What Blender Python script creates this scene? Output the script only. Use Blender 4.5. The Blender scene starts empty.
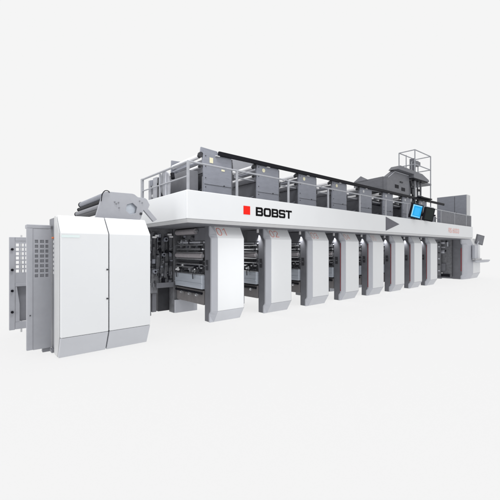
import bpy, bmesh, math, random
from mathutils import Vector, Matrix
random.seed(7)
C = bpy.context.scene.collection
FLOOR_Z = -0.02

# ------------------------------------------------------------------ materials
def mat(name, col, rough=0.45, metal=0.0, var=0.04, scale=6.0, bump=0.0, stretch=(1, 1, 1), spec=0.5, coat=0.0):
    m = bpy.data.materials.new(name); m.use_nodes = True
    nt = m.node_tree; b = nt.nodes['Principled BSDF']
    tc = nt.nodes.new('ShaderNodeTexCoord'); mp = nt.nodes.new('ShaderNodeMapping')
    mp.inputs['Scale'].default_value = stretch
    nz = nt.nodes.new('ShaderNodeTexNoise'); nz.inputs['Scale'].default_value = scale
    nz.inputs['Detail'].default_value = 6; nz.inputs['Roughness'].default_value = 0.6
    nt.links.new(tc.outputs['Object'], mp.inputs['Vector']); nt.links.new(mp.outputs['Vector'], nz.inputs['Vector'])
    r = nt.nodes.new('ShaderNodeValToRGB')
    lo = [max(0, c * (1 - var)) for c in col]; hi = [min(1, c * (1 + var)) for c in col]
    r.color_ramp.elements[0].color = (*lo, 1); r.color_ramp.elements[1].color = (*hi, 1)
    r.color_ramp.elements[0].position = 0.3; r.color_ramp.elements[1].position = 0.7
    nt.links.new(nz.outputs['Fac'], r.inputs['Fac']); nt.links.new(r.outputs['Color'], b.inputs['Base Color'])
    mr = nt.nodes.new('ShaderNodeMapRange')
    mr.inputs['To Min'].default_value = max(0.03, rough - 0.06); mr.inputs['To Max'].default_value = min(1, rough + 0.06)
    nt.links.new(nz.outputs['Fac'], mr.inputs['Value']); nt.links.new(mr.outputs['Result'], b.inputs['Roughness'])
    b.inputs['Metallic'].default_value = metal
    b.inputs['Specular IOR Level'].default_value = spec
    b.inputs['Coat Weight'].default_value = coat
    if bump:
        bp = nt.nodes.new('ShaderNodeBump'); bp.inputs['Strength'].default_value = bump; bp.inputs['Distance'].default_value = 0.01
        nt.links.new(nz.outputs['Fac'], bp.inputs['Height']); nt.links.new(bp.outputs['Normal'], b.inputs['Normal'])
    return m

WHITE = mat('white_paint', (0.715, 0.728, 0.745), 0.42, var=0.012, scale=1.5, spec=0.35)
LIGHT = mat('light_grey_paint', (0.475, 0.488, 0.53), 0.45, var=0.03, scale=3, spec=0.35)
KICK = mat('kick_panel_grey', (0.53, 0.543, 0.578), 0.42, var=0.03, scale=3, spec=0.4)
LIP = mat('pale_grey_trim', (0.56, 0.565, 0.575), 0.45, var=0.03, scale=3, spec=0.35)
MID = mat('mid_grey_paint', (0.21, 0.214, 0.236), 0.5, var=0.08, scale=5, spec=0.3)
HOUSING = mat('housing_dark_grey', (0.095, 0.098, 0.112), 0.45, var=0.2, scale=3, spec=0.35)
HOODM = mat('hood_dark_steel', (0.165, 0.169, 0.188), 0.48, var=0.1, scale=4, stretch=(1, 1, 3), spec=0.3)
PLATE = mat('grey_steel_plate', (0.235, 0.246, 0.285), 0.48, var=0.08, scale=4, stretch=(1, 1, 4), spec=0.3)
GUARD = mat('guard_grey_paint', (0.36, 0.368, 0.40), 0.5, var=0.05, scale=5, spec=0.3)
DARK = mat('dark_grey_paint', (0.150, 0.153, 0.170), 0.5, var=0.1, scale=4, spec=0.25)
FRAME = mat('frame_grey_iron', (0.15, 0.153, 0.165), 0.55, var=0.25, scale=9, bump=0.2, spec=0.25)
SHADE = mat('charcoal_paint', (0.045, 0.046, 0.052), 0.5, var=0.15, scale=6, spec=0.2)
BLACK = mat('black_plastic', (0.008, 0.008, 0.012), 0.5, var=0.15, scale=8, spec=0.12)
STEEL = mat('polished_steel', (0.72, 0.73, 0.75), 0.25, metal=0.9, var=0.05, scale=20, stretch=(1, 12, 1))
TUBE = mat('white_tube_enamel', (0.80, 0.80, 0.82), 0.35, var=0.03, scale=6, spec=0.3)
RUBBER = mat('grey_rubber_roller', (0.33, 0.31, 0.325), 0.5, var=0.08, scale=12, spec=0.3)
RAILM = mat('galvanised_rail', (0.36, 0.37, 0.40), 0.42, metal=0.2, var=0.08, scale=10, spec=0.3)
TRAY = mat('blue_grey_tray', (0.50, 0.54, 0.60), 0.4, metal=0.3, var=0.08, scale=5, stretch=(1, .3, 5))
PAN = mat('brown_grey_pan', (0.17, 0.162, 0.165), 0.5, var=0.12, scale=6, spec=0.25)
RED = mat('signal_red', (0.82, 0.018, 0.010), 0.5, var=0.03, spec=0.1)
NUMRED = mat('number_red', (0.70, 0.24, 0.20), 0.5, var=0.05, spec=0.2)
FADERED = mat('faded_red_print', (0.80, 0.50, 0.47), 0.5, var=0.04, spec=0.2)
STRIPE = mat('dull_red_strip', (0.27, 0.07, 0.08), 0.5, var=0.1, spec=0.2)
INK = mat('black_print', (0.004, 0.004, 0.005), 0.6, var=0.1, spec=0.05)
ARROW = mat('arrow_grey', (0.125, 0.125, 0.145), 0.5, var=0.12, scale=3, spec=0.2)
YEL = mat('pale_yellow_label', (0.72, 0.69, 0.50), 0.5, var=0.04, spec=0.2)
CYAN = mat('pale_cyan_print', (0.70, 0.785, 0.785), 0.5, var=0.03, spec=0.2)
ORANGE = mat('orange_lamp_lens', (0.80, 0.22, 0.08), 0.3, var=0.05)
EDGE = mat('screen_glass_dark', (0.014, 0.020, 0.019), 0.25, var=0.2, scale=4, spec=0.25)

def emit(name, col, strength):
    m = bpy.data.materials.new(name); m.use_nodes = True
    nt = m.node_tree; nt.nodes.clear()
    o = nt.nodes.new('ShaderNodeOutputMaterial'); e = nt.nodes.new('ShaderNodeEmission')
    e.inputs['Color'].default_value = (*col, 1); e.inputs['Strength'].default_value = strength
    nt.links.new(e.outputs['Emission'], o.inputs['Surface'])
    return m
SCREEN = emit('lit_blue_screen', (0.03, 0.42, 0.86), 1.0)
SCREEN_BAR = emit('lit_pale_screen', (0.36, 0.74, 0.93), 1.0)
SCREEN_TILE = emit('lit_mid_screen', (0.06, 0.50, 0.98), 1.0)
LAMPGLOW = emit('lamp_lens_glow', (1.0, 1.0, 0.98), 1.2)

# ------------------------------------------------------------------ mesh builder
class M:
    def __init__(s): s.bm = bmesh.new()
    def box(s, x0, x1, y0, y1, z0, z1):
        return s.loft([[(x0, y0, z0), (x1, y0, z0), (x1, y1, z0), (x0, y1, z0)], [(x0, y0, z1), (x1, y0, z1), (x1, y1, z1), (x0, y1, z1)]])
    def loft(s, secs, caps=True):
        rings = [[s.bm.verts.new(p) for p in sec] for sec in secs]
        n = len(rings[0])
        for a, b in zip(rings, rings[1:]):
            for i in range(n):
                j = (i + 1) % n
                s.bm.faces.new((a[i], a[j], b[j], b[i]))
        if caps:
            s.bm.faces.new(rings[0][::-1]); s.bm.faces.new(rings[-1])
        return s
    def prism(s, poly, y0, y1):                       # polygon in (x, z) pushed along y
        return s.loft([[(x, y0, z) for x, z in poly], [(x, y1, z) for x, z in poly]])
    def prism_x(s, poly, x0, x1):                     # polygon in (y, z) pushed along x
        return s.loft([[(x0, y, z) for y, z in poly], [(x1, y, z) for y, z in poly]])
    def cyl(s, p, q, r, n=16, r2=None):
        p, q = Vector(p), Vector(q); d = (q - p).normalized()
        a = d.orthogonal().normalized(); b = d.cross(a)
        r2 = r if r2 is None else r2
        return s.loft([[p + (a * math.cos(t) + b * math.sin(t)) * r for t in [2 * math.pi * i / n for i in range(n)]],
                       [q + (a * math.cos(t) + b * math.sin(t)) * r2 for t in [2 * math.pi * i / n for i in range(n)]]])
    def path(s, pts, r, n=10):
        pts = [Vector(p) for p in pts]
        for a, b in zip(pts, pts[1:]): s.cyl(a, b, r, n)
        for p in pts[1:-1]: bmesh.ops.create_icosphere(s.bm, subdivisions=1, radius=r * 1.02, matrix=Matrix.Translation(p))
        return s
    def holed(s, outer, holes, fn, depth=None):       # flat polygon with holes, 2-D points mapped by fn
        edges = []
        for loop in [outer] + holes:
            vs = [s.bm.verts.new(fn(*p)) for p in loop]
            edges += [s.bm.edges.new((vs[i], vs[(i + 1) % len(vs)])) for i in range(len(vs))]
        r = bmesh.ops.triangle_fill(s.bm, use_beauty=True, edges=edges)
        fs = [g for g in r['geom'] if isinstance(g, bmesh.types.BMFace)]
        if depth is not None:
            e = bmesh.ops.extrude_face_region(s.bm, geom=fs)
            bmesh.ops.translate(s.bm, vec=depth, verts=[g for g in e['geom'] if isinstance(g, bmesh.types.BMVert)])
        return s
    def build(s, name, m, parent=None, bevel=0.0, smooth=False, recalc=True, label=None):
        if recalc: bmesh.ops.recalc_face_normals(s.bm, faces=s.bm.faces[:])
        me = bpy.data.meshes.new(name); s.bm.to_mesh(me); s.bm.free()
        o = bpy.data.objects.new(name, me); C.objects.link(o); me.materials.append(m)
        if parent is not None: o.parent = parent; 
        if parent is not None: o.matrix_parent_inverse = Matrix.Translation(-world_loc(parent))
        if smooth:
            me.shade_auto_smooth(angle=0.6) if hasattr(me, 'shade_auto_smooth') else None
            for p in me.polygons: p.use_smooth = True
            try: me.set_sharp_from_angle(angle=0.6)
            except Exception: pass
        if bevel:
            b = o.modifiers.new('edge', 'BEVEL'); b.width = bevel; b.segments = 2; b.limit_method = 'ANGLE'; b.angle_limit = 0.3
            b.harden_normals = False
        if label: o['label'] = label
        return o
LOCS = {}
def world_loc(o):
    v = Vector(LOCS.get(o.name, (0, 0, 0)))
    return v
def tag(o, label, cat, group=None, kind=None):
    o['label'] = label
    if cat: o['category'] = cat
    if group: o['group'] = group
    if kind: o['kind'] = kind
    return o
def thing(name, label, cat, loc, group=None):
    o = bpy.data.objects.new(name, None); C.objects.link(o); o.location = loc
    o.empty_display_size = 0.2
    LOCS[o.name] = loc
    return tag(o, label, cat, group)
def copy_tree(o, parent=None):
    c = o.copy(); C.objects.link(c)
    if parent is not None:
        c.parent = parent; c.matrix_parent_inverse = o.matrix_parent_inverse.copy()
    for ch in list(KIDS.get(o.name, [])): copy_tree(ch, c)
    return c
KIDS = {}
def scan():
    KIDS.clear()
    for o in bpy.data.objects:
        if o.parent: KIDS.setdefault(o.parent.name, []).append(o)

# stroke lettering: each stroke a thin flat bar, mapped onto a surface by fn(a, b, lift)
def strokes(mb, lines, w, fn):
    k = 0
    for ln in lines:
        for (a, b), (c, d) in zip(ln, ln[1:]):
            L = math.hypot(c - a, d - b)
            if L == 0: continue
            ux, uy = (c - a) / L, (d - b) / L; nx, ny = -uy * w / 2, ux * w / 2
            ex, ey = ux * w * 0.35, uy * w * 0.35
            lift = 0.003 + 0.0004 * (k % 8); k += 1
            q = [(a - ex + nx, b - ey + ny), (a - ex - nx, b - ey - ny), (c + ex - nx, d + ey - ny), (c + ex + nx, d + ey + ny)]
            mb.bm.faces.new([mb.bm.verts.new(fn(x, y, lift)) for x, y in q])
DIG = {
 '0': [[(.25, 0), (.75, 0), (1, .2), (1, .8), (.75, 1), (.25, 1), (0, .8), (0, .2), (.25, 0)]],
 '1': [[(.1, .78), (.6, 1), (.6, 0)]],
 '2': [[(0, .8), (.25, 1), (.75, 1), (1, .8), (1, .6), (0, 0), (1, 0)]],
 '3': [[(0, .85), (.25, 1), (.75, 1), (1, .8), (.8, .53), (.4, .53)], [(.8, .53), (1, .25), (.75, 0), (.25, 0), (0, .15)]],
 '4': [[(.75, 0), (.75, 1), (0, .3), (1, .3)]],
 '5': [[(1, 1), (.1, 1), (0, .55), (.7, .58), (1, .35), (1, .2), (.75, 0), (.25, 0), (0, .15)]],
 '6': [[(.9, 1), (.3, .9), (0, .5), (0, .2), (.25, 0), (.75, 0), (1, .2), (1, .4), (.75, .56), (.2, .54), (0, .4)]],
 'R': [[(0, 0), (0, 1), (.75, 1), (1, .85), (1, .65), (.75, .5), (0, .5)], [(.5, .5), (1, 0)]],
 'S': [[(1, .85), (.75, 1), (.25, 1), (0, .85), (0, .65), (.25, .52), (.75, .48), (1, .35), (1, .15), (.75, 0), (.25, 0), (0, .15)]],
}
def text_strokes(mb, txt, a0, b0, w, h, gap, sw, fn, slant=0.0):
    a = a0
    for ch in txt:
        if ch in DIG:
            strokes(mb, [[(a + p * w + slant * q * h, b0 + q * h) for p, q in ln] for ln in DIG[ch]], sw, fn)
            a += w + gap
        else: a += w * 0.55

# ------------------------------------------------------------------ ground
g = M(); R = 3000
g.bm.faces.new([g.bm.verts.new(p) for p in ((-R, -R, FLOOR_Z), (R, -R, FLOOR_Z), (R, R, FLOOR_Z), (-R, R, FLOOR_Z))])
fm = bpy.data.materials.new('studio_floor'); fm.use_nodes = True
nt = fm.node_tree; nt.nodes.clear()
out = nt.nodes.new('ShaderNodeOutputMaterial'); df = nt.nodes.new('ShaderNodeBsdfDiffuse'); df.inputs['Color'].default_value = (.15, .15, .15, 1)
nt.links.new(df.outputs['BSDF'], out.inputs['Surface'])
floor = g.build('floor', fm); floor['kind'] = 'structure'; floor['label'] = 'plain pale studio floor under the press'

# ------------------------------------------------------------------ printing unit
P = 1.7137; U0 = 4.249; YF = 6.30
def shell_levels():                # set-back of the front shell at each height
    return [(FLOOR_Z + .004, .17), (.262, 0), (1.955, 0), (2.26, .165)]
def front_d(z):
    if z < .262: return .17 * (.262 - z) / (.262 - FLOOR_Z - .004)
    if z > 1.955: return .165 * (z - 1.955) / .305
    return 0.0
def rear_d(z):                     # the corner stays straight and steps back near both ends
    pts = [(-1, .066), (.15, .066), (.185, .060), (.235, .012), (.27, 0), (1.93, 0), (1.955, .010), (2.01, .060), (2.05, .066), (3, .066)]
    for (a, p), (b, q) in zip(pts, pts[1:]):
        if a <= z <= b: return p + (q - p) * (z - a) / (b - a)
ZS = [FLOOR_Z + .004, .15, .185, .235, .262, .27, 1.93, 1.955, 2.01, 2.05, 2.26]
def make_unit(n):
    X = U0
    t = thing('printing_unit', 'x', 'printing unit', (X + .45, 6.75, FLOOR_Z), 'white printing units in a row under the beam')
    lv = shell_levels(); xa, xb, xr = X + .106, X + .885, X + .985
    # white front: main face and upper slope
    def rect(y, z, a, b, th): return [(a, y, z), (b, y, z), (b, y + th, z), (a, y + th, z)]
    front = M().loft([rect(YF + d, z, xa + .002, xb, .045) for z, d in lv[1:]]).build('front_panel', WHITE, t, bevel=.006)
    M().loft([rect(YF + d, z, xa + .002, xb, .045) for z, d in (lv[0], (lv[1][0] - .004, 0))]).build('kick_panel', KICK, t, bevel=.006)
    for side in (0, 1):
        def sec(z):
            y, e = YF + front_d(z), YF + rear_d(z)
            if side == 0: return [(xa, y, z), (X, e + .105, z), (X, e + .15, z), (xa, max(y, e) + .15, z)]
            return [(xb + .002, y, z), (xb + .03, y + .04, z), (xb + .03, y + .15, z), (xb + .002, y + .15, z)]
        M().loft([sec(z) for z in ZS]).build('edge_trim', LIGHT, t, bevel=.003)
    # pillar body
    M().loft([[(X + .006, YF + rear_d(z) + .152, z), (xb + .02, YF + max(rear_d(z), front_d(z)) + .152, z), (xb + .02, 6.70, z), (X + .006, 6.70, z)] for z in [FLOOR_Z + .006] + ZS[1:-1] + [2.245]]).build('pillar', DARK, t, bevel=.01)
    sp = M().box(X - .006, X + .004, 6.545, 6.645, 1.20, 1.44).build('access_plate', SHADE, t, bevel=.004)
    M().box(X - .010, X - .006, 6.565, 6.625, 1.30, 1.325).build('handle', DARK, sp)
    # inner printing works between front pillar and rear frame
    M().box(X + .10, X + .86, 6.71, 8.05, .42, 2.245).build('works_housing', FRAME, t, bevel=.01)
    M().box(X + .02, X + .098, 6.71, 7.20, 1.90, 2.22).build('upper_cover', DARK, t, bevel=.008)
    M().box(X + .03, X + .098, 6.71, 8.04, 1.84, 1.885).build('cover_rail', LIGHT, t, bevel=.005)
    for z, r, m, dx in ((1.69, .034, STEEL, -.01), (1.535, .058, RUBBER, -.04), (1.40, .04, SHADE, .02), (1.29, .03, MID, .0)):
        ro = M().cyl((X + dx, 6.74, z), (X + dx, 8.0, z), r, 20).build('roller', m, t, smooth=True)
        M().cyl((X + dx, 6.703, z), (X + dx, 6.739, z), r * .5, 12).build('journal', STEEL, ro, smooth=True)
    tr = M().prism_x([(6.71, .74), (6.71, 1.075), (8.06, 1.075), (8.06, .74)], X - .07, X + .095).build('ink_tray', TRAY, t, bevel=.012)
    M().cyl((X - .075, 6.712, .86), (X - .075, 8.055, .86), .012, 8).build('tray_bead', TRAY, tr, smooth=True)
    M().box(X - .082, X + .0, 6.715, 8.06, 1.078, 1.10).build('tray_lip', STEEL, tr)
    rr = random.Random(3)
    for i in range(16):
        y = 6.78 + 1.22 * rr.random(); z = 1.11 + .16 * rr.random(); w = .02 + .06 * rr.random(); x0 = X - .02 - .05 * rr.random()
        q = M()
        if i % 3 == 0: q.cyl((x0, y, z + .03), (x0, y + w * 1.6, z + .03), .018 + .015 * rr.random(), 10)
        else: q.box(x0, X + .097, y, y + w, z, z + .02 + .05 * rr.random())
        q.build('ink_fitting', (SHADE, MID, STEEL, BLACK)[i % 4], t, bevel=.004)
    for y in (7.02, 7.86):
        v = M().cyl((X - .085, y - .05, 1.165), (X - .085, y + .09, 1.165), .026, 14).cyl((X - .085, y, 1.13), (X - .07, y, 1.22), .016, 12).cyl((X - .085, y + .05, 1.165), (X - .03, y + .06, 1.24), .016, 12).build('ink_valve', TUBE if y > 7.5 else STEEL, t, smooth=True)
        M().path([(X - .11, y, 1.15), (X - .125, y + .02, 1.08), (X - .11, y + .03, .97)], .014).build('hose', SHADE, v, smooth=True)
    M().prism_x([(6.71, .36), (6.71, .70), (8.05, .70), (8.05, .36)], X - .02, X + .095).build('catch_pan', PAN, t, bevel=.01)
    M().cyl((X - .06, 6.73, .64), (X - .06, 8.0, .64), .03, 12).build('drain_tube', BLACK, t, smooth=True)
    for y in (6.86, 7.2, 7.6): M().cyl((X - .105, y, .60), (X - .105, y + .05, .60), .035, 12).build('drain_cap', STEEL, t, smooth=True)
    # small fittings on the housing wall
    for i in range(20):
        y = 6.78 + 1.2 * rr.random(); z = 1.42 + .40 * rr.random(); w = .02 + .09 * rr.random(); h = .02 + .08 * rr.random()
        q = M()
        if i % 4 == 0: q.cyl((X + .03, y, z), (X + .099, y, z), .02 + .02 * rr.random(), 12)
        else: q.box(X + .04 + .05 * rr.random(), X + .099, y, y + w, z, z + h)
        q.build('wall_fitting', (MID, SHADE, FRAME, PLATE)[i % 4], t, bevel=.004)
    for z, r in ((1.80, .018), (1.615, .016), (1.45, .022), (1.325, .015)):
        M().cyl((X - .055, 6.715, z), (X - .055, 8.02, z), r, 14).build('web_rod', STEEL, t, smooth=True)
    M().box(X - .06, X - .045, 6.72, 8.02, 1.225, 1.262).build('doctor_blade', STEEL, t, bevel=.003)
    M().box(X - .03, X + .0, 6.72, 8.02, 1.27, 1.30).build('blade_holder', BLACK, t, bevel=.004)
    for y in (6.74, 6.80): M().path([(X - .03, y, 1.88), (X - .05, y + .03, 1.5), (X - .045, y + .02, 1.2), (X - .08, y + .05, 1.11)], .010).build('cable', BLACK, t, smooth=True)
    fr = M().box(X - .10, X + .62, 8.065, 8.34, FLOOR_Z + .005, 2.245).build('rear_frame', FRAME, t, bevel=.012)
    M().box(X - .085, X + .60, 8.02, 8.062, FLOOR_Z + .008, .34).build('foot_cover', LIGHT, fr, bevel=.008)
    return t
unit0 = make_unit(0)
scan()
UL = ['white printing unit marked 01 in red beside the big white cabinet',
      'white printing unit marked 02 in red under the black lettering',
      'white printing unit marked 03 in red, third from the cabinet',
      'white printing unit marked 04 in red, between the third and fifth pillars',
      'white printing unit with red edge strip, just left of the grey arrow',
      'white printing unit with red edge strip, right under the grey arrow on the beam',
      'white printing unit with red edge strip, next to last before the open bay',
      'last white printing unit with red edge strip, next to the dark open bay']
units = [unit0] + [copy_tree(unit0) for _ in range(7)]
for k, u in enumerate(units):
    u.location = (U0 + .45 + P * k, 6.75, FLOOR_Z); LOCS[u.name] = tuple(u.location); u['label'] = UL[k]
    X = U0 + P * k
    if k == 0:
        ro = M().cyl((X - .02, 7.06, 2.135), (X - .02, 8.02, 2.135), .072, 22).build('top_roller', RUBBER, u, smooth=True)
        M().cyl((X - .02, 7.0, 2.135), (X - .02, 7.058, 2.135), .03, 12).build('journal', STEEL, ro, smooth=True)
        rq = random.Random(21)
        for i in range(22):
            y = 7.15 + .85 * rq.random(); z = 1.66 + .38 * rq.random(); a, b_ = .02 + .1 * rq.random(), .015 + .10 * rq.random()
            q = M()
            if i % 3 == 0: q.cyl((X - .03, y, z), (X + .09, y, z), .015 + .03 * rq.random(), 12)
            else: q.box(X + .0 + .06 * rq.random(), X + .098, y, y + a, z, z + b_)
            q.build('upper_fitting', (MID, SHADE, PLATE, FRAME, LIGHT)[i % 5], u, bevel=.004)
    if k < 5:
        mb = M(); sl = math.hypot(.305, .165); cy, cz = .165 / sl, .305 / sl
        def fn(a, b_, l, X=X): return (a, YF + cy * b_ - l * cz, 1.955 + cz * b_ + l * cy)
        text_strokes(mb, '0%d' % (k + 1), X + .15, .075, .115, .185, .055, .017 if k < 2 else .012, fn, -.12)
        mb.build('number', NUMRED if k < 4 else FADERED, u, recalc=False)
    if k >= 3:
        M().box(X - .004, X, YF + .122, YF + .15, .30, 1.90).build('edge_strip', STRIPE, u)

# ------------------------------------------------------------------ cabinet at the near end
cab = thing('machine_cabinet', 'large white two-door cabinet with grey kick band at the left end of the press', 'cabinet', (1.76, 6.2, FLOOR_Z))
XA, XB, XS = 1.045, 2.472, 1.755
M().prism_x([(5.99, 2.20), (5.80, 1.92), (5.80, .33), (5.92, 0.0), (6.71, 0.0), (6.71, 2.225), (6.0, 2.225)], XA + .012, XB - .012).build('body', MID, cab, bevel=.01)
prof = [(5.945, 2.236), (5.70, 1.955), (5.70, .335)]
kick = [(5.70, .330), (5.865, FLOOR_Z + .012)]
def skin(p, th): return p + [(y + th, z) for y, z in reversed(p)]
for xa, xb in ((XA, XS - .008), (XS + .008, XB)):
    d = M().prism_x(skin(prof, .06), xa, xb).build('door', WHITE, cab, bevel=.012)
    M().prism_x(skin(kick, .06), xa, xb).build('kick_panel', KICK, d, bevel=.01)
    if xa == XA:
        for z in (1.36, .88):
            M().cyl((1.725, 5.699, z), (1.725, 5.685, z), .014, 12).build('lock', SHADE, d, smooth=True)
        mb = M(); mb.bm.faces.new([mb.bm.verts.new(p) for p in ((1.055, 5.6965, 1.878), (1.31, 5.6965, 1.878), (1.31, 5.6965, 1.918), (1.055, 5.6965, 1.918))]); mb.build('stripe_label', CYAN, d)
# flanks of the white shell, their side shading put into pale grey
M().prism_x([(5.765, 1.95), (5.765, .335), (5.91, .0), (6.15, .0), (6.15, 2.232), (6.01, 2.232)], XA - .012, XA + .008).build('shaded_side_rim', LIP, cab, bevel=.008)
M().prism_x([(5.765, 1.95), (5.765, .335), (5.91, .0), (6.15, .0), (6.15, 2.232), (6.01, 2.232)], XB - .008, XB + .006).build('shaded_side_rim', LIP, cab, bevel=.008)
M().cyl((XA + .01, 6.30, 1.885), (XA - .02, 6.30, 1.885), .015, 12).build('indicator_lamp', ORANGE, cab, smooth=True)
M().box(XA - .04, XA + .01, 6.20, 6.36, .0, .05).build('foot', MID, cab, bevel=.006)
mb = M()
for i in range(8): mb.box(XA - .006, XA + .013, 6.20, 6.27, 1.80 - .073 * i, 1.84 - .073 * i)
mb.build('vent_tabs', LIP, cab)

def perforated(name, m, parent, y, x_solid, z_solid, depth=.014):
    # cells between the cut lines; cells where both an x and a z hole meet are left open
    xs, zs = [x_solid[0]], [z_solid[0]]
    b = bmesh.new(); V = {}
    def v(i, j):
        if (i, j) not in V: V[i, j] = b.verts.new((x_solid[i], y, z_solid[j]))
        return V[i, j]
    for i in range(len(x_solid) - 1):
        for j in range(len(z_solid) - 1):
            if i % 2 == 1 and j % 2 == 1: continue
            b.faces.new((v(i, j), v(i + 1, j), v(i + 1, j + 1), v(i, j + 1)))
    q = M(); q.bm.free(); q.bm = b
    o = q.build(name, m, parent, recalc=False)
    s = o.modifiers.new('thickness', 'SOLIDIFY'); s.thickness = depth; s.offset = 0
    return o
def cuts(z0, z1, first, n, hole, pitch):
    r = [z0]
    for i in range(n): r += [first + pitch * i, first + pitch * i + hole]
    return r + [z1]
ga = thing('perforated_guard', 'grey perforated steel guard panel standing against the left flank of the white cabinet', 'guard panel', (.86, 6.45, FLOOR_Z))
perforated('perforated_sheet', GUARD, ga, 6.40, [.775, .80, .845, .873, .929, .950, .990, 1.03], cuts(.05, 2.03, 1.237, 8, .050, .0805))
M().box(.686, .774, 6.385, 6.44, .055, 2.035).build('edge_post', GUARD, ga, bevel=.008)
M().box(.690, 1.028, 6.392, 6.62, 2.037, 2.10).build('cap', GUARD, ga, bevel=.008)
M().box(.776, 1.028, 6.421, 6.436, .06, 2.03).build('backing_sheet', GUARD, ga)
M().box(.91, 1.03, 6.412, 6.50, FLOOR_Z, .056).build('foot', MID, ga, bevel=.006)
M().cyl((.735, 6.384, .62), (.735, 6.372, .62), .010, 10).build('bolt', SHADE, ga, smooth=True)
gb = thing('guard_door', 'narrow grey guard door with open square holes and black knobs, far left behind the guard panel', 'guard door', (.75, 8.0, FLOOR_Z))
perforated('perforated_sheet', GUARD, gb, 8.0, [.672, .684, .733, .759, .812, .838, .889, .91], cuts(1.02, 1.86, 1.232, 7, .058, .0865))
M().box(.575, .670, 7.985, 8.045, .10, 1.935).build('edge_post', GUARD, gb, bevel=.008)
M().box(.672, .99, 7.985, 8.045, 1.862, 1.935).build('top_rail', GUARD, gb, bevel=.006)
M().box(.672, .99, 7.985, 8.045, .955, 1.018).build('middle_rail', GUARD, gb, bevel=.006)
M().box(.672, .99, 7.985, 8.045, .108, .25).build('bottom_rail', GUARD, gb, bevel=.006)
M().prism([(.674, .252), (.674, .953), (.70, .953), (.745, .60), (.745, .252)], 7.99, 8.04).build('slanted_stile', GUARD, gb, bevel=.004)
M().box(.68, .99, 8.06, 8.075, .252, .953).build('recessed_panel', MID, gb)
for z in (1.694, 1.288, .875, .457):
    M().cyl((.622, 7.984, z), (.622, 7.955, z), .024, 14).build('knob', BLACK, gb, smooth=True)
tp = M().cyl((.80, 8.3, FLOOR_Z), (.80, 8.3, 1.99), .018, 10).build('guard_pole', LIP, None, smooth=True)
tag(tp, 'thin pale pole rising behind the grey guard door', 'pole')

# ------------------------------------------------------------------ unwind side plate and rollers above the cabinet
uw = thing('unwind_bracket', 'grey steel side plate with hexagonal hole and web rollers above the white cabinet', 'bracket', (2.2, 6.3, 2.24))
poly = [(1.692, 2.246), (1.823, 2.705), (1.85, 2.735), (1.896, 2.748), (2.359, 2.759), (2.40, 2.75), (2.468, 2.703), (2.61, 2.70), (2.65, 2.675), (2.705, 2.574), (2.672, 2.492), (2.86, 2.295), (2.785, 2.245), (2.58, 2.465), (2.53, 2.30), (2.50, 2.246)]
hx = [(2.345 + .115 * math.cos(math.radians(20 + 60 * i)), 2.468 + .115 * math.sin(math.radians(20 + 60 * i))) for i in range(6)]
sp = M().holed(poly, [hx], lambda x, z: (x, 6.27, z), (0, .06, 0)).build('side_plate', GUARD, uw, bevel=.004)
for x, z in ((2.03, 2.57), (2.06, 2.54), (2.10, 2.565), (2.11, 2.47), (2.55, 2.60), (2.50, 2.63)):
    M().cyl((x, 6.271, z), (x, 6.258, z), .013, 10).build('bolt', MID, sp, smooth=True)
M().cyl((2.35, 6.34, 2.468), (2.35, 6.9, 2.468), .15, 6).build('reel_shaft', TRAY, uw, smooth=True)
for x, z, r, m, y1 in ((1.87, 2.675, .058, PLATE, 7.95), (1.85, 2.575, .040, BLACK, 8.05), (1.83, 2.48, .052, MID, 8.15), (1.80, 2.385, .045, SHADE, 8.2), (2.05, 2.62, .05, SHADE, 8.0), (2.15, 2.35, .05, MID, 8.1)):
    ro = M().cyl((x, 6.335, z), (x, y1, z), r, 20).build('roller', m, uw, smooth=True)
    M().cyl((x, y1, z), (x, y1 + .05, z), r * 1.12, 16).build('end_ring', BLACK, ro, smooth=True)
M().box(1.80, 2.5, 8.27, 8.33, 2.1, 2.30).build('far_side_plate', LIGHT, uw, bevel=.006)
M().box(1.80, 2.4, 8.27, 8.33, FLOOR_Z, 2.098).build('far_leg', MID, uw, bevel=.006)
M().cyl((2.525, 6.268, 2.385), (2.525, 6.255, 2.385), .026, 12).build('plug', SHADE, uw, smooth=True)
M().path([(1.79, 6.262, 2.56), (1.795, 6.258, 2.62), (1.805, 6.255, 2.68), (1.825, 6.252, 2.725), (1.855, 6.25, 2.755), (1.89, 6.25, 2.762), (1.92, 6.252, 2.752), (1.935, 6.258, 2.73)], .008).build('cable', BLACK, uw, smooth=True)

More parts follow.
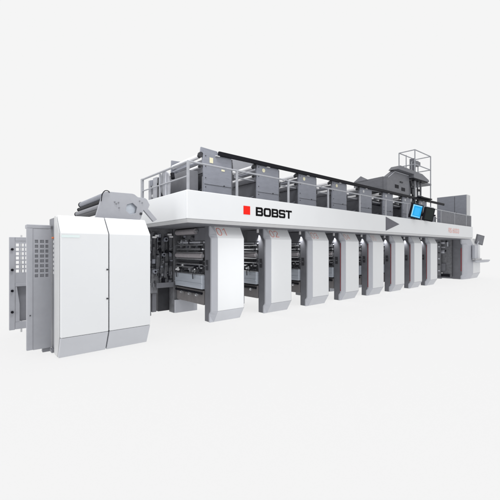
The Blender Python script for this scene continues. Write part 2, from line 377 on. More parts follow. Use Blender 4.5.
# ------------------------------------------------------------------ infeed frame between cabinet and first unit
inf = thing('infeed_frame', 'dark grey infeed frame full of fittings between the white cabinet and unit 01', 'machine frame', (3.5, 8.2, FLOOR_Z))
M().prism([(2.80, .55), (3.72, .55), (3.72, .68), (4.140, .68), (4.140, 2.24), (2.80, 2.24)], 8.12, 8.34).build('side_frame', FRAME, inf, bevel=.012)
M().box(3.30, 3.55, 8.13, 8.33, FLOOR_Z, .548).build('leg', FRAME, inf, bevel=.01)
M().box(3.58, 3.70, 8.15, 8.33, .06, .548).build('leg', DARK, inf, bevel=.01)
M().box(3.84, 4.30, 8.36, 8.55, .02, .70).build('lower_box', SHADE, inf, bevel=.01)
rr = random.Random(11)
for i in range(98):
    x = 3.42 + .66 * rr.random(); z = .70 + 1.45 * rr.random(); w = .02 + .09 * rr.random(); h = .012 + .11 * rr.random(); dpt = .02 + .05 * rr.random()
    q = M(); kind = i % 6
    if kind == 0: q.cyl((x, 8.12 - dpt, z), (x, 8.119, z), .012 + .03 * rr.random(), 14)
    elif kind == 1: q.cyl((x, 8.09, z), (x, 8.09, min(2.2, z + .06 + .3 * rr.random())), .008 + .010 * rr.random(), 10)
    elif kind == 2: q.box(x, min(4.12, x + .16), 8.09, 8.119, z, z + .02)
    else: q.box(x, min(4.12, x + w), 8.12 - dpt, 8.119, z, z + h)
    q.build('fitting', (MID, SHADE, DARK, SHADE, PLATE, BLACK, FRAME)[i % 7], inf, bevel=.003)
for x, z in ((3.62, 2.02), (3.56, 1.98), (4.02, 2.0), (3.98, 2.06)):
    M().box(x, x + .08, 8.0, 8.10, z, z + .045).build('pale_fitting', TUBE, inf, bevel=.004)
for i in range(5):
    x = 3.5 + .12 * i; z0 = .8 + .4 * rr.random()
    M().path([(x, 8.06, z0), (x + .02, 8.05, z0 + .5), (x + .08 * rr.random(), 8.07, 2.0 + .15 * rr.random())], .009, 8).build('hose', BLACK, inf, smooth=True)
for x, z, r in ((3.45, 1.62, .05), (3.86, 1.55, .05), (3.62, 1.12, .055), (3.92, 1.95, .06)):
    ro = M().cyl((x, 8.04, z), (x, 8.118, z), r, 18).build('roller_end', PLATE, inf, smooth=True)
    M().cyl((x, 8.02, z), (x, 8.04, z), r * .45, 12).build('hub', BLACK, ro, smooth=True)
M().box(3.66, 4.13, 8.02, 8.115, .69, .82).build('step_bracket', DARK, inf, bevel=.008)

# ------------------------------------------------------------------ overhead beam and deck
XL, XR, YB = 3.33, 20.95, 5.90
bm_ = thing('overhead_beam', 'long white overhead beam with red square, black lettering and grey arrow on top of the printing units', 'machine beam', (12, 7, 2.25))
M().box(XL, XR, YB, YB + .06, 2.318, 2.905).build('front_fascia', WHITE, bm_, bevel=.012)
M().box(XL + .003, XL + .06, YB + .063, 8.40, 2.318, 2.905).build('end_panel', WHITE, bm_, bevel=.01)
M().box(XR - .06, XR - .003, YB + .063, 8.40, 2.318, 2.905).build('end_panel', WHITE, bm_, bevel=.01)
M().loft([[(XL + .05, YB + .07, 2.245), (XR - .05, YB + .07, 2.245), (XR - .05, 8.36, 2.245), (XL + .05, 8.36, 2.245)],
          [(XL + .004, YB + .004, 2.314), (XR - .004, YB + .004, 2.314), (XR - .004, 8.40, 2.314), (XL + .004, 8.40, 2.314)]]).build('lower_lip', LIP, bm_, bevel=.006)
M().box(XL + .09, XR - .09, YB + .12, 8.34, 2.232, 2.2435).build('underside_sheet', DARK, bm_)
M().box(XL + .065, XR - .065, YB + .065, 8.38, 2.78, 2.83).build('deck_plate', MID, bm_)
def on_beam(a, b_, l=.004): return (a, YB - l, b_)
mb = M(); mb.bm.faces.new([mb.bm.verts.new(on_beam(a, b_, .004)) for a, b_ in ((4.793, 2.500), (4.995, 2.500), (4.995, 2.699), (4.793, 2.699))]); mb.build('red_square', RED, bm_, recalc=False)
# heavy wide capitals
def rr_loop(x0, x1, z0, z1, c, cl=None):
    cl = c if cl is None else cl
    pts = []
    def arc(cx, cz, r, a0):
        if r <= 0: pts.append((cx, cz)); return
        for i in range(5): pts.append((cx + r * math.cos(a0 + i * math.pi / 8), cz + r * math.sin(a0 + i * math.pi / 8)))
    arc(x1 - c, z1 - c, c, 0); arc(x0 + cl, z1 - cl, cl, math.pi / 2); arc(x0 + cl, z0 + cl, cl, math.pi); arc(x1 - c, z0 + c, c, 1.5 * math.pi)
    return pts
LZ0, LZ1 = 2.488, 2.700; LH = LZ1 - LZ0; LW = .238; ST = .062; HB = .046
lt = M(); fnl = lambda a, b_: on_beam(a, b_, .004)
def letter_B(x):
    zm = LZ0 + LH * .51
    o = []
    r = .05
    def arc(cx, cz, a0, a1, rad):
        return [(cx + rad * math.cos(a0 + (a1 - a0) * i / 5), cz + rad * math.sin(a0 + (a1 - a0) * i / 5)) for i in range(6)]
    x1 = x + LW
    o = [(x, LZ0)] + arc(x1 - r, LZ0 + r, -math.pi / 2, 0, r) + [(x1, zm - .035), (x1 - .016, zm), (x1 - .008, zm + .03)] + arc(x1 - .008 - r, LZ1 - r, 0, math.pi / 2, r) + [(x, LZ1)]
    lt.holed(o, [rr_loop(x + ST, x1 - ST, LZ0 + HB, zm - HB * .42, .014, 0.004), rr_loop(x + ST, x1 - ST - .006, zm + HB * .42, LZ1 - HB, .014, 0.004)], fnl)
def letter_O(x):
    lt.holed(rr_loop(x, x + LW + .01, LZ0, LZ1, .06), [rr_loop(x + ST, x + LW + .01 - ST, LZ0 + HB, LZ1 - HB, .022)], fnl)
def letter_S(x):
    x1 = x + LW; zm = LZ0 + LH / 2; h = HB * .52; c = .028
    o = [(x, LZ0 + c), (x + c, LZ0), (x1 - c, LZ0), (x1, LZ0 + c), (x1, zm + h - c), (x1 - c, zm + h), (x + ST, zm + h), (x + ST, LZ1 - HB), (x1 - ST, LZ1 - HB), (x1 - ST, LZ1 - HB - .016), (x1 - .003, LZ1 - HB - .016),
         (x1 - .003, LZ1 - c), (x1 - c, LZ1), (x + c, LZ1), (x, LZ1 - c), (x, zm - h + c), (x + c, zm - h), (x1 - ST, zm - h), (x1 - ST, LZ0 + HB), (x + ST, LZ0 + HB), (x + ST, LZ0 + HB + .018), (x, LZ0 + HB + .018)]
    lt.holed(o, [], fnl)
def letter_T(x):
    x1 = x + LW; xm = (x + x1) / 2
    lt.holed([(xm - ST / 2, LZ0), (xm + ST / 2, LZ0), (xm + ST / 2, LZ1 - HB), (x1, LZ1 - HB), (x1, LZ1), (x, LZ1), (x, LZ1 - HB), (xm - ST / 2, LZ1 - HB)], [], fnl)
lx = 5.170
for f, w in ((letter_B, .254), (letter_O, .268), (letter_B, .252), (letter_S, .246), (letter_T, .24)): f(lx); lx += w
for f in lt.bm.faces:
    f.normal_update()
    if f.normal.y > 0: f.normal_flip()
lt.build('lettering', INK, bm_, recalc=False)
ml = M(); text_strokes(ml, 'RS 6003', 17.42, 2.50, .165, .19, .06, .045, lambda a, b_, l: on_beam(a, b_, l)); ml.build('model_lettering', FADERED, bm_, recalc=False)
M().loft([[(11.377, YB - .004, 2.862), (11.377, YB - .004, 2.357), (12.42, YB - .004, 2.64)], [(11.40, YB - .016, 2.84), (11.40, YB - .016, 2.385), (12.36, YB - .016, 2.638)]]).build('direction_arrow', ARROW, bm_)

# ------------------------------------------------------------------ railing round the deck
rl = thing('deck_railing', 'thin grey handrail with posts along the front edge of the white beam', 'railing', (12, 6, 2.83))
YR = 5.985; ZR = 3.50
M().cyl((3.40, YR, ZR), (XR - .05, YR, ZR), .021, 12).build('front_rail', RAILM, rl, smooth=True)
M().cyl((3.40, YR, ZR), (3.40, 8.36, ZR), .024, 12).build('end_rail', RAILM, rl, smooth=True)
M().cyl((3.40, YR, 3.20), (3.40, 8.36, 3.20), .016, 12).build('lower_end_rail', RAILM, rl, smooth=True)
M().cyl((XR - .05, YR, ZR), (XR - .05, 8.36, ZR), .021, 12).build('end_rail', RAILM, rl, smooth=True)
px = [3.40, 4.67] + [6.39 + 1.716 * i for i in range(9)]
for x in px: M().box(x - .026, x + .026, YR - .02, YR + .02, 2.832, ZR).build('post', RAILM, rl, bevel=.004)
M().box(3.375, 3.425, 8.30, 8.40, 2.832, ZR + .02).build('corner_post', RAILM, rl, bevel=.004)
for x, y in ((4.33, 6.9), (3.40, 7.3)): M().box(x - .02, x + .02, y - .02, y + .02, 2.832, ZR - .03).build('post', RAILM, rl, bevel=.004)
M().box(XR - .08, XR - .02, YR - .02, YR + .02, 2.832, ZR).build('post', RAILM, rl, bevel=.004)
b = M(); b.box(16.75, XR - .09, YR + .0, YR + .012, 2.86, ZR - .03)
x = 16.8
while x < XR - .15: b.box(x, x + .03, YR - .012, YR - .001, 2.86, ZR - .03); x += .14
b.build('infill_panel', MID, rl)

# ------------------------------------------------------------------ drying modules on the deck
def make_dryer():
    X = U0
    t = thing('drying_module', 'x', 'drying module', (X + .42, 7.4, 2.83), 'grey drying modules on the deck')
    f = M(); f.prism([(X + .03, 2.835), (X + .855, 2.835), (X + .855, 4.06), (X + .03, 4.09), (X + .0, 3.86), (X + .03, 3.5)], 6.77, 6.83); fp = f.build('front_plate', PLATE, t, bevel=.006)
    M().box(X + .04, X + .845, 6.762, 6.769, 3.265, 3.272).build('seam', SHADE, fp)
    M().box(X + .858, X + .915, 6.80, 6.86, 2.84, 4.0).build('edge_channel', DARK, t, bevel=.006)
    M().box(X + .917, X + .95, 6.79, 6.87, 3.50, 3.62).build('latch', SHADE, fp, bevel=.005)
    M().cyl((X + .92, 6.84, 3.70), (X + 1.06, 6.84, 3.70), .034, 14).build('stub_roller', TUBE, t, smooth=True)
    M().cyl((X + .92, 6.90, 3.585), (X + 1.73, 6.90, 3.585), .022, 12).build('tie_bar', RAILM, t, smooth=True)
    M().cyl((X - .05, 6.95, 3.80), (X - .05, 8.2, 3.79), .022, 12).build('air_pipe', PLATE, t, smooth=True)
    M().path([(X + .95, 6.86, 3.95), (X + .99, 6.9, 3.80), (X + .96, 6.88, 3.45), (X + .97, 6.88, 2.9)], .013).build('cable', BLACK, t, smooth=True)
    M().box(X + .35, X + .46, 6.715, 6.768, 3.98, 4.0).build('rail_clip', LIP, fp)
    M().prism_x([(7.0, 3.16), (7.0, 3.19), (8.1, 3.02), (8.1, 2.99)], X + .085, X + .099).build('guide_strip', PLATE, t)
    for z in (2.96, 3.2, 3.42, 3.7, 3.95): M().cyl((X + .075, 6.769, z), (X + .075, 6.758, z), .012, 8).build('screw', SHADE, fp, smooth=True)
    M().box(X + .917, X + .945, 6.79, 6.87, 3.22, 3.30).build('latch', SHADE, fp, bevel=.005)
    M().cyl((X + .62, 6.768, 3.28), (X + .62, 6.755, 3.28), .018, 10).build('bolt', SHADE, fp, smooth=True)
    M().box(X + .03, X + .80, 8.22, 8.28, 2.835, 4.02).build('rear_plate', PLATE, t, bevel=.006)
    M().box(X + .10, X + .80, 6.835, 8.215, 2.84, 3.56).build('lower_housing', HOUSING, t, bevel=.01)
    M().box(X + .10, X + .80, 6.84, 8.1, 3.57, 3.905).build('nozzle_box', MID, t, bevel=.01)
    for z, r in ((3.945, .055), (3.69, .036)):
        ro = M().cyl((X - .035, 6.90, z), (X - .035, 8.22, z - .02), r, 20).build('roller', TUBE, t, smooth=True)
        M().cyl((X - .035, 6.84, z), (X - .035, 6.90, z), r * .8, 14).cyl((X - .035, 6.79, z + .02), (X - .035, 6.85, z + .02), r * 1.2, 14).build('bearing', SHADE, ro, smooth=True)
    return t
d0 = make_dryer(); scan()
DL = ['grey drying module at the left end of the deck, with two white rollers', 'grey drying module on the deck above the gap after the black lettering begins', 'grey drying module third from the left on the deck',
      'grey drying module fourth from the left on the deck', 'grey drying module fifth from the left, under the low end of the dark duct', 'grey drying module sixth from the left, under the dark duct',
      'grey drying module seventh from the left, just left of the blue screen', 'grey drying module mostly hidden behind the blue screen and the dark monitor']
dl = [d0] + [copy_tree(d0) for _ in range(7)]
for k, d in enumerate(dl):
    d.location = (U0 + .42 + P * k, 7.4, 2.83); LOCS[d.name] = tuple(d.location); d['label'] = DL[k]
    X = U0 + P * k
    if k == 1: M().box(X + .0, X + 1.30, 8.29, 8.33, 2.84, 4.555).build('rear_baffle', GUARD, d, bevel=.006)
    if k == 0:
        M().prism([(4.18, 3.50), (4.20, 4.128), (5.32, 4.17), (5.32, 3.50)], 8.29, 8.33).build('raised_rear_plate', PLATE, d, bevel=.004)
        M().box(X + .19, X + .29, 6.764, 6.768, 3.80, 3.93).build('warning_label', YEL, d)
        M().box(X + .54, X + .64, 6.764, 6.768, 3.645, 3.69).build('yellow_label', YEL, d)
        M().prism([(X - .06, 4.02), (X + .03, 4.00), (X + .50, 4.02), (X + .42, 4.125), (X - .04, 4.15)], 6.79, 6.825).build('raised_top', PLATE, d, bevel=.004)
    else:
        M().cyl((X + .26, 6.769, 3.885), (X + .26, 6.764, 3.885), .055, 20).build('round_label', YEL if k < 4 else LIP, d)
rb = M().box(4.68, 19.2, 6.70, 6.765, 4.005, 4.112).build('cover_rail', BLACK, None, bevel=.008)
tag(rb, 'long black rail running along the top of the grey drying modules', 'rail')
b = M()

pr = thing('pipe_run', 'two dark pipes running between the grey drying modules under the hood', 'pipe', (15, 6.95, 3.6))
for z, y, r_, m_ in ((3.66, 6.97, .035, SHADE), (3.50, 6.955, .028, BLACK)):
    M().cyl((11.9, y, z), (17.9, y, z), r_, 14).build('pipe', m_, pr, smooth=True)
# ------------------------------------------------------------------ web guide stand at the near end of the deck
wg = thing('web_guide_stand', 'pale grey roller stand at the left end of the deck behind the end rail', 'roller stand', (3.7, 7.6, 2.83))
M().box(3.52, 3.58, 8.10, 8.24, 2.835, 3.47).build('side_plate', GUARD, wg, bevel=.006)
M().box(3.50, 3.56, 7.70, 7.92, 2.835, 3.48).build('side_plate', GUARD, wg, bevel=.006)
M().box(3.52, 3.60, 7.50, 7.69, 2.835, 3.46).build('recess', SHADE, wg, bevel=.006)
M().box(3.49, 3.53, 7.93, 8.09, 3.30, 3.44).build('cross_bar', PLATE, wg, bevel=.006)
M().prism_x([(6.96, 2.88), (6.94, 3.22), (7.0, 3.44), (7.16, 3.53), (7.34, 3.50), (7.46, 3.36), (7.47, 3.12), (7.36, 2.90)], 3.46, 3.50).build('guard_plate', GUARD, wg, bevel=.01)
M().box(3.44, 3.459, 7.06, 7.12, 2.84, 3.49).build('guard_rib', LIGHT, wg, bevel=.006)
for z, y in ((3.40, 7.08), (3.20, 7.38)): M().cyl((3.462, y, z), (3.445, y, z), .014, 8).build('bolt', SHADE, wg, smooth=True)
M().cyl((3.50, 6.88, 3.42), (3.50, 6.84, 3.30), .045, 16).build('hand_wheel', BLACK, wg, smooth=True)
M().path([(3.45, 7.44, 3.16), (3.44, 7.36, 3.02), (3.44, 7.24, 2.92), (3.44, 7.14, 2.87)], .022).build('strap', BLACK, wg, smooth=True)
for z, y in ((3.3, 7.7), (3.05, 7.75)):
    M().cyl((3.56, y, z), (3.56, y + .3, z), .05, 14).build('roller', STEEL, wg, smooth=True)
M().box(3.60, 4.2, 8.15, 8.20, 2.835, 3.40).build('rear_panel', DARK, wg, bevel=.006)
M().box(3.9, 4.20, 6.9, 8.1, 2.84, 3.58).build('drive_housing', DARK, wg, bevel=.01)

# ------------------------------------------------------------------ exhaust duct, hood and access cage
du = thing('exhaust_duct', 'dark grey sloping exhaust duct lying behind the black rail, left of the hood', 'duct', (13.6, 7.5, 4.1))
M().prism_x([(7.02, 4.13), (7.02, 4.78), (8.35, 4.74), (8.35, 4.13)], 13.32, 14.2).build('duct_body', HOODM, du, bevel=.01)
M().prism_x([(7.70, 4.735), (8.06, 4.95), (8.40, 4.74), (8.40, 4.1), (8.36, 4.1), (8.36, 4.72)], 13.29, 13.34).build('end_flange', MID, du, bevel=.005)
b = M(); b.box(12.2, 13.31, 7.0, 8.2, 4.06, 4.13); b.build('base_plate', DARK, du)
ho = thing('extraction_hood', 'grey extraction hood with overhanging dark-bottomed top beside the railed cage', 'hood', (15, 7.2, 4.1))
M().prism([(13.28, 4.12), (13.28, 4.74), (13.9, 5.08), (15.3, 5.08), (15.3, 4.12)], 6.82, 7.0).build('hood_body', HOODM, ho, bevel=.01)
for x, z in ((13.95, 4.34), (14.55, 4.28)): M().box(x, x + .33, 6.805, 6.822, z, z + .15).build('socket', BLACK, ho, bevel=.01)
M().prism([(13.75, 5.085), (14.0, 5.27), (15.297, 5.24), (15.297, 5.085)], 6.60, 7.02).build('overhang', HOODM, ho, bevel=.01)
M().prism([(15.30, 5.24), (16.2, 5.22), (16.95, 5.03), (16.95, 4.93), (15.30, 4.93)], 6.60, 7.55).build('overhang', HOODM, ho, bevel=.01)
for x in (16.28, 16.62): M().box(x, x + .07, 6.84, 6.91, 2.84, 4.898).build('frame_post', HOODM, ho, bevel=.005)
for z in (4.06, 3.40): M().box(15.52, 17.6, 6.845, 6.90, z, z + .06).build('frame_rail', HOODM, ho, bevel=.005)
M().box(15.32, 16.88, 6.63, 7.52, 4.90, 4.928).build('underside', BLACK, ho)
for x in (15.36, 15.9): M().box(x, x + .16, 6.84, 6.98, 2.84, 4.898).build('support_leg', HOODM, ho, bevel=.006)
M().prism([(15.55, 4.50), (15.9, 4.58), (15.9, 4.30)], 6.9, 7.0).build('brace', BLACK, ho)
M().box(13.4, 15.3, 6.83, 7.0, 4.08, 4.118).build('base_plate', SHADE, ho)

for i, (x, z, w_, h_, m_) in enumerate(((15.55, 4.62, .3, .12, SHADE), (16.1, 4.45, .35, .10, BLACK), (16.3, 4.2, .5, .06, HOODM), (15.6, 4.2, .25, .3, SHADE), (16.2, 3.84, .3, .16, DARK), (15.45, 3.75, .4, .10, BLACK), (16.2, 3.62, .7, .05, LIGHT), (14.4, 4.62, .25, .06, SHADE))):
    M().box(x, x + w_, 6.80 if x > 15.3 else 6.79, 6.835 if x > 15.3 else 6.819, z, z + h_).build('hood_fitting', m_, ho, bevel=.008)
M().path([(13.32, 6.80, 4.70), (13.9, 6.80, 5.03), (15.2, 6.80, 5.04)], .014).build('hood_seam_pipe', LIGHT, ho, smooth=True)
M().path([(15.4, 6.82, 4.85), (15.5, 6.80, 4.3), (15.8, 6.80, 3.9), (15.85, 6.82, 3.0)], .022).build('hose', BLACK, ho, smooth=True)
cg = thing('access_cage', 'tall railed access cage of thin grey tubes above the hood', 'railed platform', (16.8, 7.2, 4.9))
cx0, cx1, cy0, cy1 = 15.90, 17.70, 6.82, 7.57; cz = [4.99, 5.80, 6.36]
for x, y, nm in ((cx0, cy0, 'post'), (cx1, cy0, 'post'), (cx0, cy1, 'post'), (cx1, cy1, 'post')):
    M().cyl((x, y, 2.84 if (x, y) == (cx1, cy0) else 4.0), (x, y, cz[2]), .026, 10).build(nm, RAILM, cg, smooth=True)
for z in (5.68, cz[2]):
    b = M(); b.path([(cx0, cy0, z), (cx1, cy0, z), (cx1, cy1, z), (cx0, cy1, z), (cx0, cy0, z)], .024); b.build('rail', RAILM, cg, smooth=True)
M().box(16.95, 17.75, 6.80, 7.60, 4.90, 4.98).build('platform', HOODM, cg, bevel=.006)
M().box(15.95, 17.2, 6.55, 6.79, 4.09, 4.15).build('step', BLACK, cg, bevel=.006)
mo = M().box(16.42, 16.95, 7.0, 7.3, 5.78, 5.98).box(16.30, 16.40, 7.0, 7.25, 5.2, 6.08).build('motor_bracket', HOODM, cg, bevel=.01)
M().path([(16.2, 7.1, 4.9), (16.2, 7.1, 5.9), (16.9, 7.1, 6.05), (16.9, 7.1, 5.4), (16.2, 7.1, 5.3)], .024).build('inner_hoop', RAILM, cg, smooth=True)
M().path([(16.5, 7.5, 4.9), (16.5, 7.5, 6.36)], .022).build('inner_post', RAILM, cg, smooth=True)

# ------------------------------------------------------------------ screens on the deck edge
TH = math.atan2(390, 330)
FW = Vector((math.cos(TH), math.sin(TH), 0)); RT = Vector((math.sin(TH), -math.cos(TH), 0))
def panel_axes(yaw_deg, roll_deg, tilt_deg):
    fw = Matrix.Rotation(math.radians(yaw_deg), 3, 'Z') @ FW
    rt = Matrix.Rotation(math.radians(yaw_deg), 3, 'Z') @ RT
    up = Vector((0, 0, 1))
    up2 = Matrix.Rotation(math.radians(-tilt_deg), 3, rt) @ up
    n = rt.cross(up2).normalized()          # points toward the viewer
    rot = Matrix.Rotation(math.radians(-roll_deg), 3, n)
    return rot @ rt, rot @ up2, n
def slab(mb, c, ax, w, h, f0, f1):
    r, u, n = ax
    c = Vector(c)
    return mb.loft([[c + r * (w / 2 * a) + u * (h / 2 * b_) + n * f for a, b_ in ((-1, -1), (1, -1), (1, 1), (-1, 1))] for f in (f0, f1)])
def monitor(name, label, c, ax, w, h, lit, base_z, bezel):
    t = thing(name, label, 'monitor', (c[0], c[1], base_z))
    r, u, n = ax; c = Vector(c)
    slab(M(), c, ax, w, h, -.07, 0).build('housing', bezel, t, bevel=.012)
    s = slab(M(), c + r * .012, ax, w * .76, h * .86, .001, .006).build('screen', SCREEN if lit else EDGE, t)
    if lit:
        slab(M(), c + r * (.01 - w * .34), ax, w * .09, h * .84, .0075, .009).build('side_bar', SCREEN_BAR, s)
        slab(M(), c + r * .03 - u * .01, ax, w * .42, h * .52, .0075, .009).build('centre_tile', SCREEN_TILE, s)
        slab(M(), c + u * h * .385 + r * .02, ax, w * .66, h * .06, .0075, .009).build('top_bar', SCREEN_BAR, s)
        slab(M(), c - u * h * .37 + r * .03, ax, w * .64, h * .05, .0075, .009).build('bottom_bar', SCREEN_BAR, s)
    M().cyl(c - n * .10 - u * h * .1, (c.x + .12, 6.05, base_z), .035, 12).build('arm', DARK, t, smooth=True)
    return t
ax = panel_axes(0, 14, 0)
monitor('deck_monitor', 'black monitor with bright blue lit screen on the deck edge', (13.54, 5.75, 3.205), ax, .485, .58, True, 2.83, BLACK)
ax2 = panel_axes(0, 12, 0)
monitor('deck_monitor', 'dark switched-off monitor beside the blue screen on the deck edge', (14.755, 5.75, 3.168), ax2, .445, .57, False, 2.83, BLACK)
cb = thing('control_box', 'small pale grey control box with black top to the right of the dark monitor', 'control box', (17.0, 6.4, 2.83))
M().box(16.1, 17.0, 6.30, 6.65, 2.98, 3.25).build('box', LIGHT, cb, bevel=.012)
M().box(16.0, 16.9, 6.28, 6.66, 3.26, 3.33).build('lid', BLACK, cb, bevel=.01)
M().box(16.4, 17.3, 6.5, 6.68, 3.42, 3.72).build('terminal', LIGHT, cb, bevel=.012)
for x in (16.15, 16.9): M().box(x, x + .05, 6.4, 6.46, 2.832, 2.978).build('foot', RAILM, cb)
M().box(16.9, 16.96, 6.55, 6.61, 3.332, 3.418).build('stem', RAILM, cb)

# ------------------------------------------------------------------ far end: tall cabinet, delivery unit, console
tc = thing('tall_cabinet', 'tall grey cabinet rising behind the railing at the far right end', 'cabinet', (21.6, 7.2, FLOOR_Z))
M().box(21.31, 21.90, 6.96, 7.85, FLOOR_Z, 4.77).build('lower_body', MID, tc, bevel=.012)
M().box(21.30, 21.32, 6.32, 7.82, 2.9, 4.76).build('side_door', PLATE, tc, bevel=.006)
M().box(21.33, 21.90, 6.30, 6.955, 2.32, 4.775).build('front_panel', LIP, tc, bevel=.012)
M().box(21.292, 21.299, 6.90, 6.915, 2.95, 4.72).build('door_seam', SHADE, tc)
M().box(21.28, 21.298, 6.80, 6.84, 3.6, 3.8).build('handle', SHADE, tc, bevel=.004)
M().box(20.97, 21.30, 6.35, 8.0, 2.78, 2.83).build('deck_plate', MID, tc)

en = thing('delivery_unit', 'grey and white end unit with dark red strip behind the operator console', 'machine unit', (22, 6.7, FLOOR_Z))
M().box(21.10, 23.1, 6.478, 6.955, FLOOR_Z + .01, 2.31).build('side_wall', DARK, en, bevel=.006)
lv = [(FLOOR_Z + .004, .17, .0), (.30, 0, 0), (1.95, 0, 0), (2.31, .165, 0)]
def esec(z, d, pts): return [(x, y + d * .9, z) for x, y in pts]
M().loft([esec(z, d, [(22.0, 6.18), (23.25, 6.18), (23.25, 6.23), (22.0, 6.23)]) for z, d, _ in lv[1:]]).build('front_panel', WHITE, en, bevel=.01)
M().loft([esec(z, d, [(22.0, 6.18), (23.25, 6.18), (23.25, 6.23), (22.0, 6.23)]) for z, d in ((FLOOR_Z + .004, .17), (.296, 0))]).build('kick_panel', KICK, en, bevel=.01)
M().loft([[(21.094, 6.41 + rear_d(z), z), (21.36, 6.28 + max(rear_d(z), front_d(z) * .8), z), (21.998, 6.18 + front_d(z) * .9, z), (21.998, 6.23 + front_d(z) * .9, z), (21.5, 6.475 + rear_d(z), z), (21.094, 6.475 + rear_d(z), z)] for z in ZS]).build('edge_trim', LIGHT, en, bevel=.006)
M().loft([esec(z, d, [(23.252, 6.18), (23.5, 6.28), (23.5, 6.54), (23.252, 6.54)]) for z, d, _ in lv]).build('edge_trim', LIGHT, en, bevel=.006)
M().box(21.086, 21.099, 6.482, 6.53, .45, 1.75).build('red_strip', STRIPE, en)
for z in (1.6, 1.68): M().box(21.085, 21.099, 6.70, 6.84, z, z + .03).build('label', MID, en)

bay = thing('open_bay', 'dark open machine bay with pale fittings between the last printing unit and the end unit', 'machine bay', (20.9, 7.4, FLOOR_Z))
M().box(20.98, 21.25, 6.965, 7.9, .10, 2.235).build('bay_wall', FRAME, bay, bevel=.01)
pb = M().box(20.84, 20.93, 7.48, 7.72, .105, 2.235).build('post', FRAME, bay, bevel=.01)
M().box(20.78, 20.95, 7.44, 7.76, FLOOR_Z, .10).build('foot', DARK, pb, bevel=.01)
for z in (.4, .75, 1.1, 1.45, 1.8, 2.05): M().box(20.825, 20.838, 7.52, 7.62, z, z + .07).build('clip', (LIGHT, SHADE)[int(z * 20) % 2], bay, bevel=.004)
M().box(20.90, 20.975, 7.05, 7.70, .10, .26).build('black_gap_strip', BLACK, bay)  # the gap's darkness put into a solid black strip
for y, z, w, h in ((7.30, 2.0, .22, .10), (7.28, 1.78, .2, .05), (7.12, 1.85, .06, .25), (7.32, 1.45, .2, .12), (7.3, 1.60, .22, .03)):
    M().box(20.93, 20.978, y, y + w, z, z + h).build('fitting', LIGHT, bay, bevel=.006)
M().box(20.93, 20.978, 7.26, 7.54, .42, .86).build('hatch', DARK, bay, bevel=.006)
M().box(20.94, 20.978, 7.42, 7.5, .27, .34).build('white_tag', TUBE, bay, bevel=.004)
for y, z in ((7.2, 2.1), (7.24, 1.55), (7.6, 1.3), (7.6, 1.7)): M().box(20.94, 20.979, y, y + .06, z, z + .08).build('clip', BLACK, bay)

oc = thing('operator_console', 'operator console with tilted screen and oval tray at the far right edge of the press', 'console', (22.9, 6.0, FLOOR_Z))
ax = panel_axes(8, 14, 0)
c = Vector((22.65, 6.02, 2.245)); r, u, n = ax
hs = slab(M(), c, ax, .50, .56, -.06, 0).build('monitor', DARK, oc, bevel=.012)
slab(M(), c + r * .015, ax, .40, .47, .001, .005).build('screen', MID, hs)
M().box(21.75, 22.35, 6.02, 6.17, 1.16, 1.92).build('column', LIGHT, oc, bevel=.02)
M().cyl((22.3, 6.1, 1.85), c - n * .08, .04, 12).build('arm', LIGHT, oc, smooth=True)
b = M(); el = [(22.85 + 1.25 * math.cos(t), 5.96 + .22 * math.sin(t)) for t in [2 * math.pi * i / 32 for i in range(32)]]
b.loft([[(22.85 + (x - 22.85) * .80, 5.96 + (y - 5.96) * .8, .93) for x, y in el], [(x, y, 1.0) for x, y in el], [(x, y, 1.06) for x, y in el]]); b.build('tray', LIGHT, oc, bevel=.01)
M().box(21.8, 22.9, 6.0, 6.17, 1.062, 1.16).build('bracket', LIP, oc, bevel=.01)
# ------------------------------------------------------------------ under-deck lamps added for the pale glow on the pillar tops
spots = []
for k in range(1, 8):
    X = U0 + P * k
    lp = M().cyl((X - .040, 6.672, 2.14), (X - .040, 6.672, 2.231), .034, 14).build('added_deck_lamp', TUBE, None, smooth=True)
    tag(lp, 'small round added lamp under the deck making the glow on a dark pillar', 'lamp', 'added lamps under the deck beside the pillars')
    ld = bpy.data.lights.new('added_lamp_light', 'SPOT'); ld.energy = 40.0; ld.spot_size = math.radians(75); ld.spot_blend = 1.0; ld.shadow_soft_size = .02
    lo = bpy.data.objects.new('added_lamp_light', ld); C.objects.link(lo); lo.location = (X - .040, 6.672, 2.13)

# ------------------------------------------------------------------ light
w = bpy.data.worlds.new('World'); bpy.context.scene.world = w; w.use_nodes = True
BG = 0.913
w.node_tree.nodes['Background'].inputs['Color'].default_value = (BG, BG, BG, 1)
w.node_tree.nodes['Background'].inputs['Strength'].default_value = 1.0
FA = .15
fl = bpy.data.lights.new('floor_light', 'SUN'); fl.energy = (BG - FA * BG) / FA * math.pi; fl.angle = .5; fl.use_shadow = False  # added light for the floor alone, keeps it evenly pale without shadows
flo = bpy.data.objects.new('floor_light', fl); C.objects.link(flo)
rc = bpy.data.collections.new('floor_only'); rc.objects.link(floor)
flo.light_linking.receiver_collection = rc
kl = bpy.data.lights.new('key_light', 'SPOT'); kl.energy = 780; kl.spot_size = math.radians(80); kl.spot_blend = 1.0; kl.shadow_soft_size = 1.1
klo = bpy.data.objects.new('key_light', kl); C.objects.link(klo); klo.location = (4.4, -2.0, 6.8)
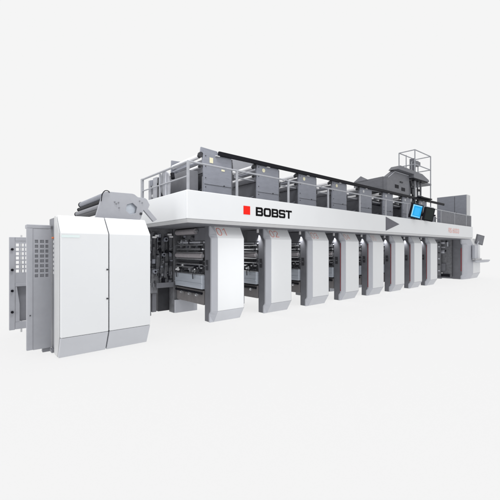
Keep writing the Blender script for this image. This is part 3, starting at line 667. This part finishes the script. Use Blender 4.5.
klo.rotation_euler = (Vector((3.6, 6.0, 2.2)) - klo.location).to_track_quat('-Z', 'Y').to_euler()
ex = bpy.data.collections.new('all_but_floor'); ex.objects.link(floor)
sl = bpy.data.lights.new('side_light', 'AREA'); sl.shape = 'RECTANGLE'; sl.size = 5; sl.size_y = 4; sl.energy = 290
slo = bpy.data.objects.new('side_light', sl); C.objects.link(slo); slo.location = (-8.0, 5.6, 3.8)
slo.rotation_euler = (Vector((5.0, 7.0, 1.6)) - slo.location).to_track_quat('-Z', 'Y').to_euler()
slo.light_linking.receiver_collection = ex
pl = bpy.data.lights.new('unit_light', 'SPOT'); pl.energy = 780; pl.spot_size = math.radians(19); pl.spot_blend = 1.0; pl.shadow_soft_size = .3
plo = bpy.data.objects.new('unit_light', pl); C.objects.link(plo); plo.location = (7.6, -1.5, 1.3)
plo.rotation_euler = (Vector((4.95, 6.3, 1.05)) - plo.location).to_track_quat('-Z', 'Y').to_euler()
plo.light_linking.receiver_collection = ex
tl = bpy.data.lights.new('top_light', 'AREA'); tl.shape = 'RECTANGLE'; tl.size = 3; tl.size_y = 1.2; tl.energy = 330
tlo = bpy.data.objects.new('top_light', tl); C.objects.link(tlo); tlo.location = (1.6, 5.3, 8.0); tlo.rotation_euler = (0, 0, 0)
tlo.light_linking.receiver_collection = ex
klo.light_linking.receiver_collection = ex
ex.collection_objects[0].light_linking.link_state = 'EXCLUDE'

# ------------------------------------------------------------------ camera
cd = bpy.data.cameras.new('camera'); cam = bpy.data.objects.new('camera', cd); C.objects.link(cam)
cd.sensor_width = 36; cd.lens = 36 * 330 / 500; cd.shift_y = -1 / 500; cd.clip_end = 8000; cd.clip_start = .05
cam.location = (0, 0, 1.7)
cam.rotation_euler = FW.to_track_quat('-Z', 'Y').to_euler()
sc = bpy.context.scene; sc.camera = cam
sc.view_settings.view_transform = 'Standard'; sc.view_settings.look = 'None'; sc.view_settings.exposure = 0; sc.view_settings.gamma = 1
sc.view_settings.use_curve_mapping = False
sc.render.engine = 'CYCLES'
sc.cycles.max_bounces = 8
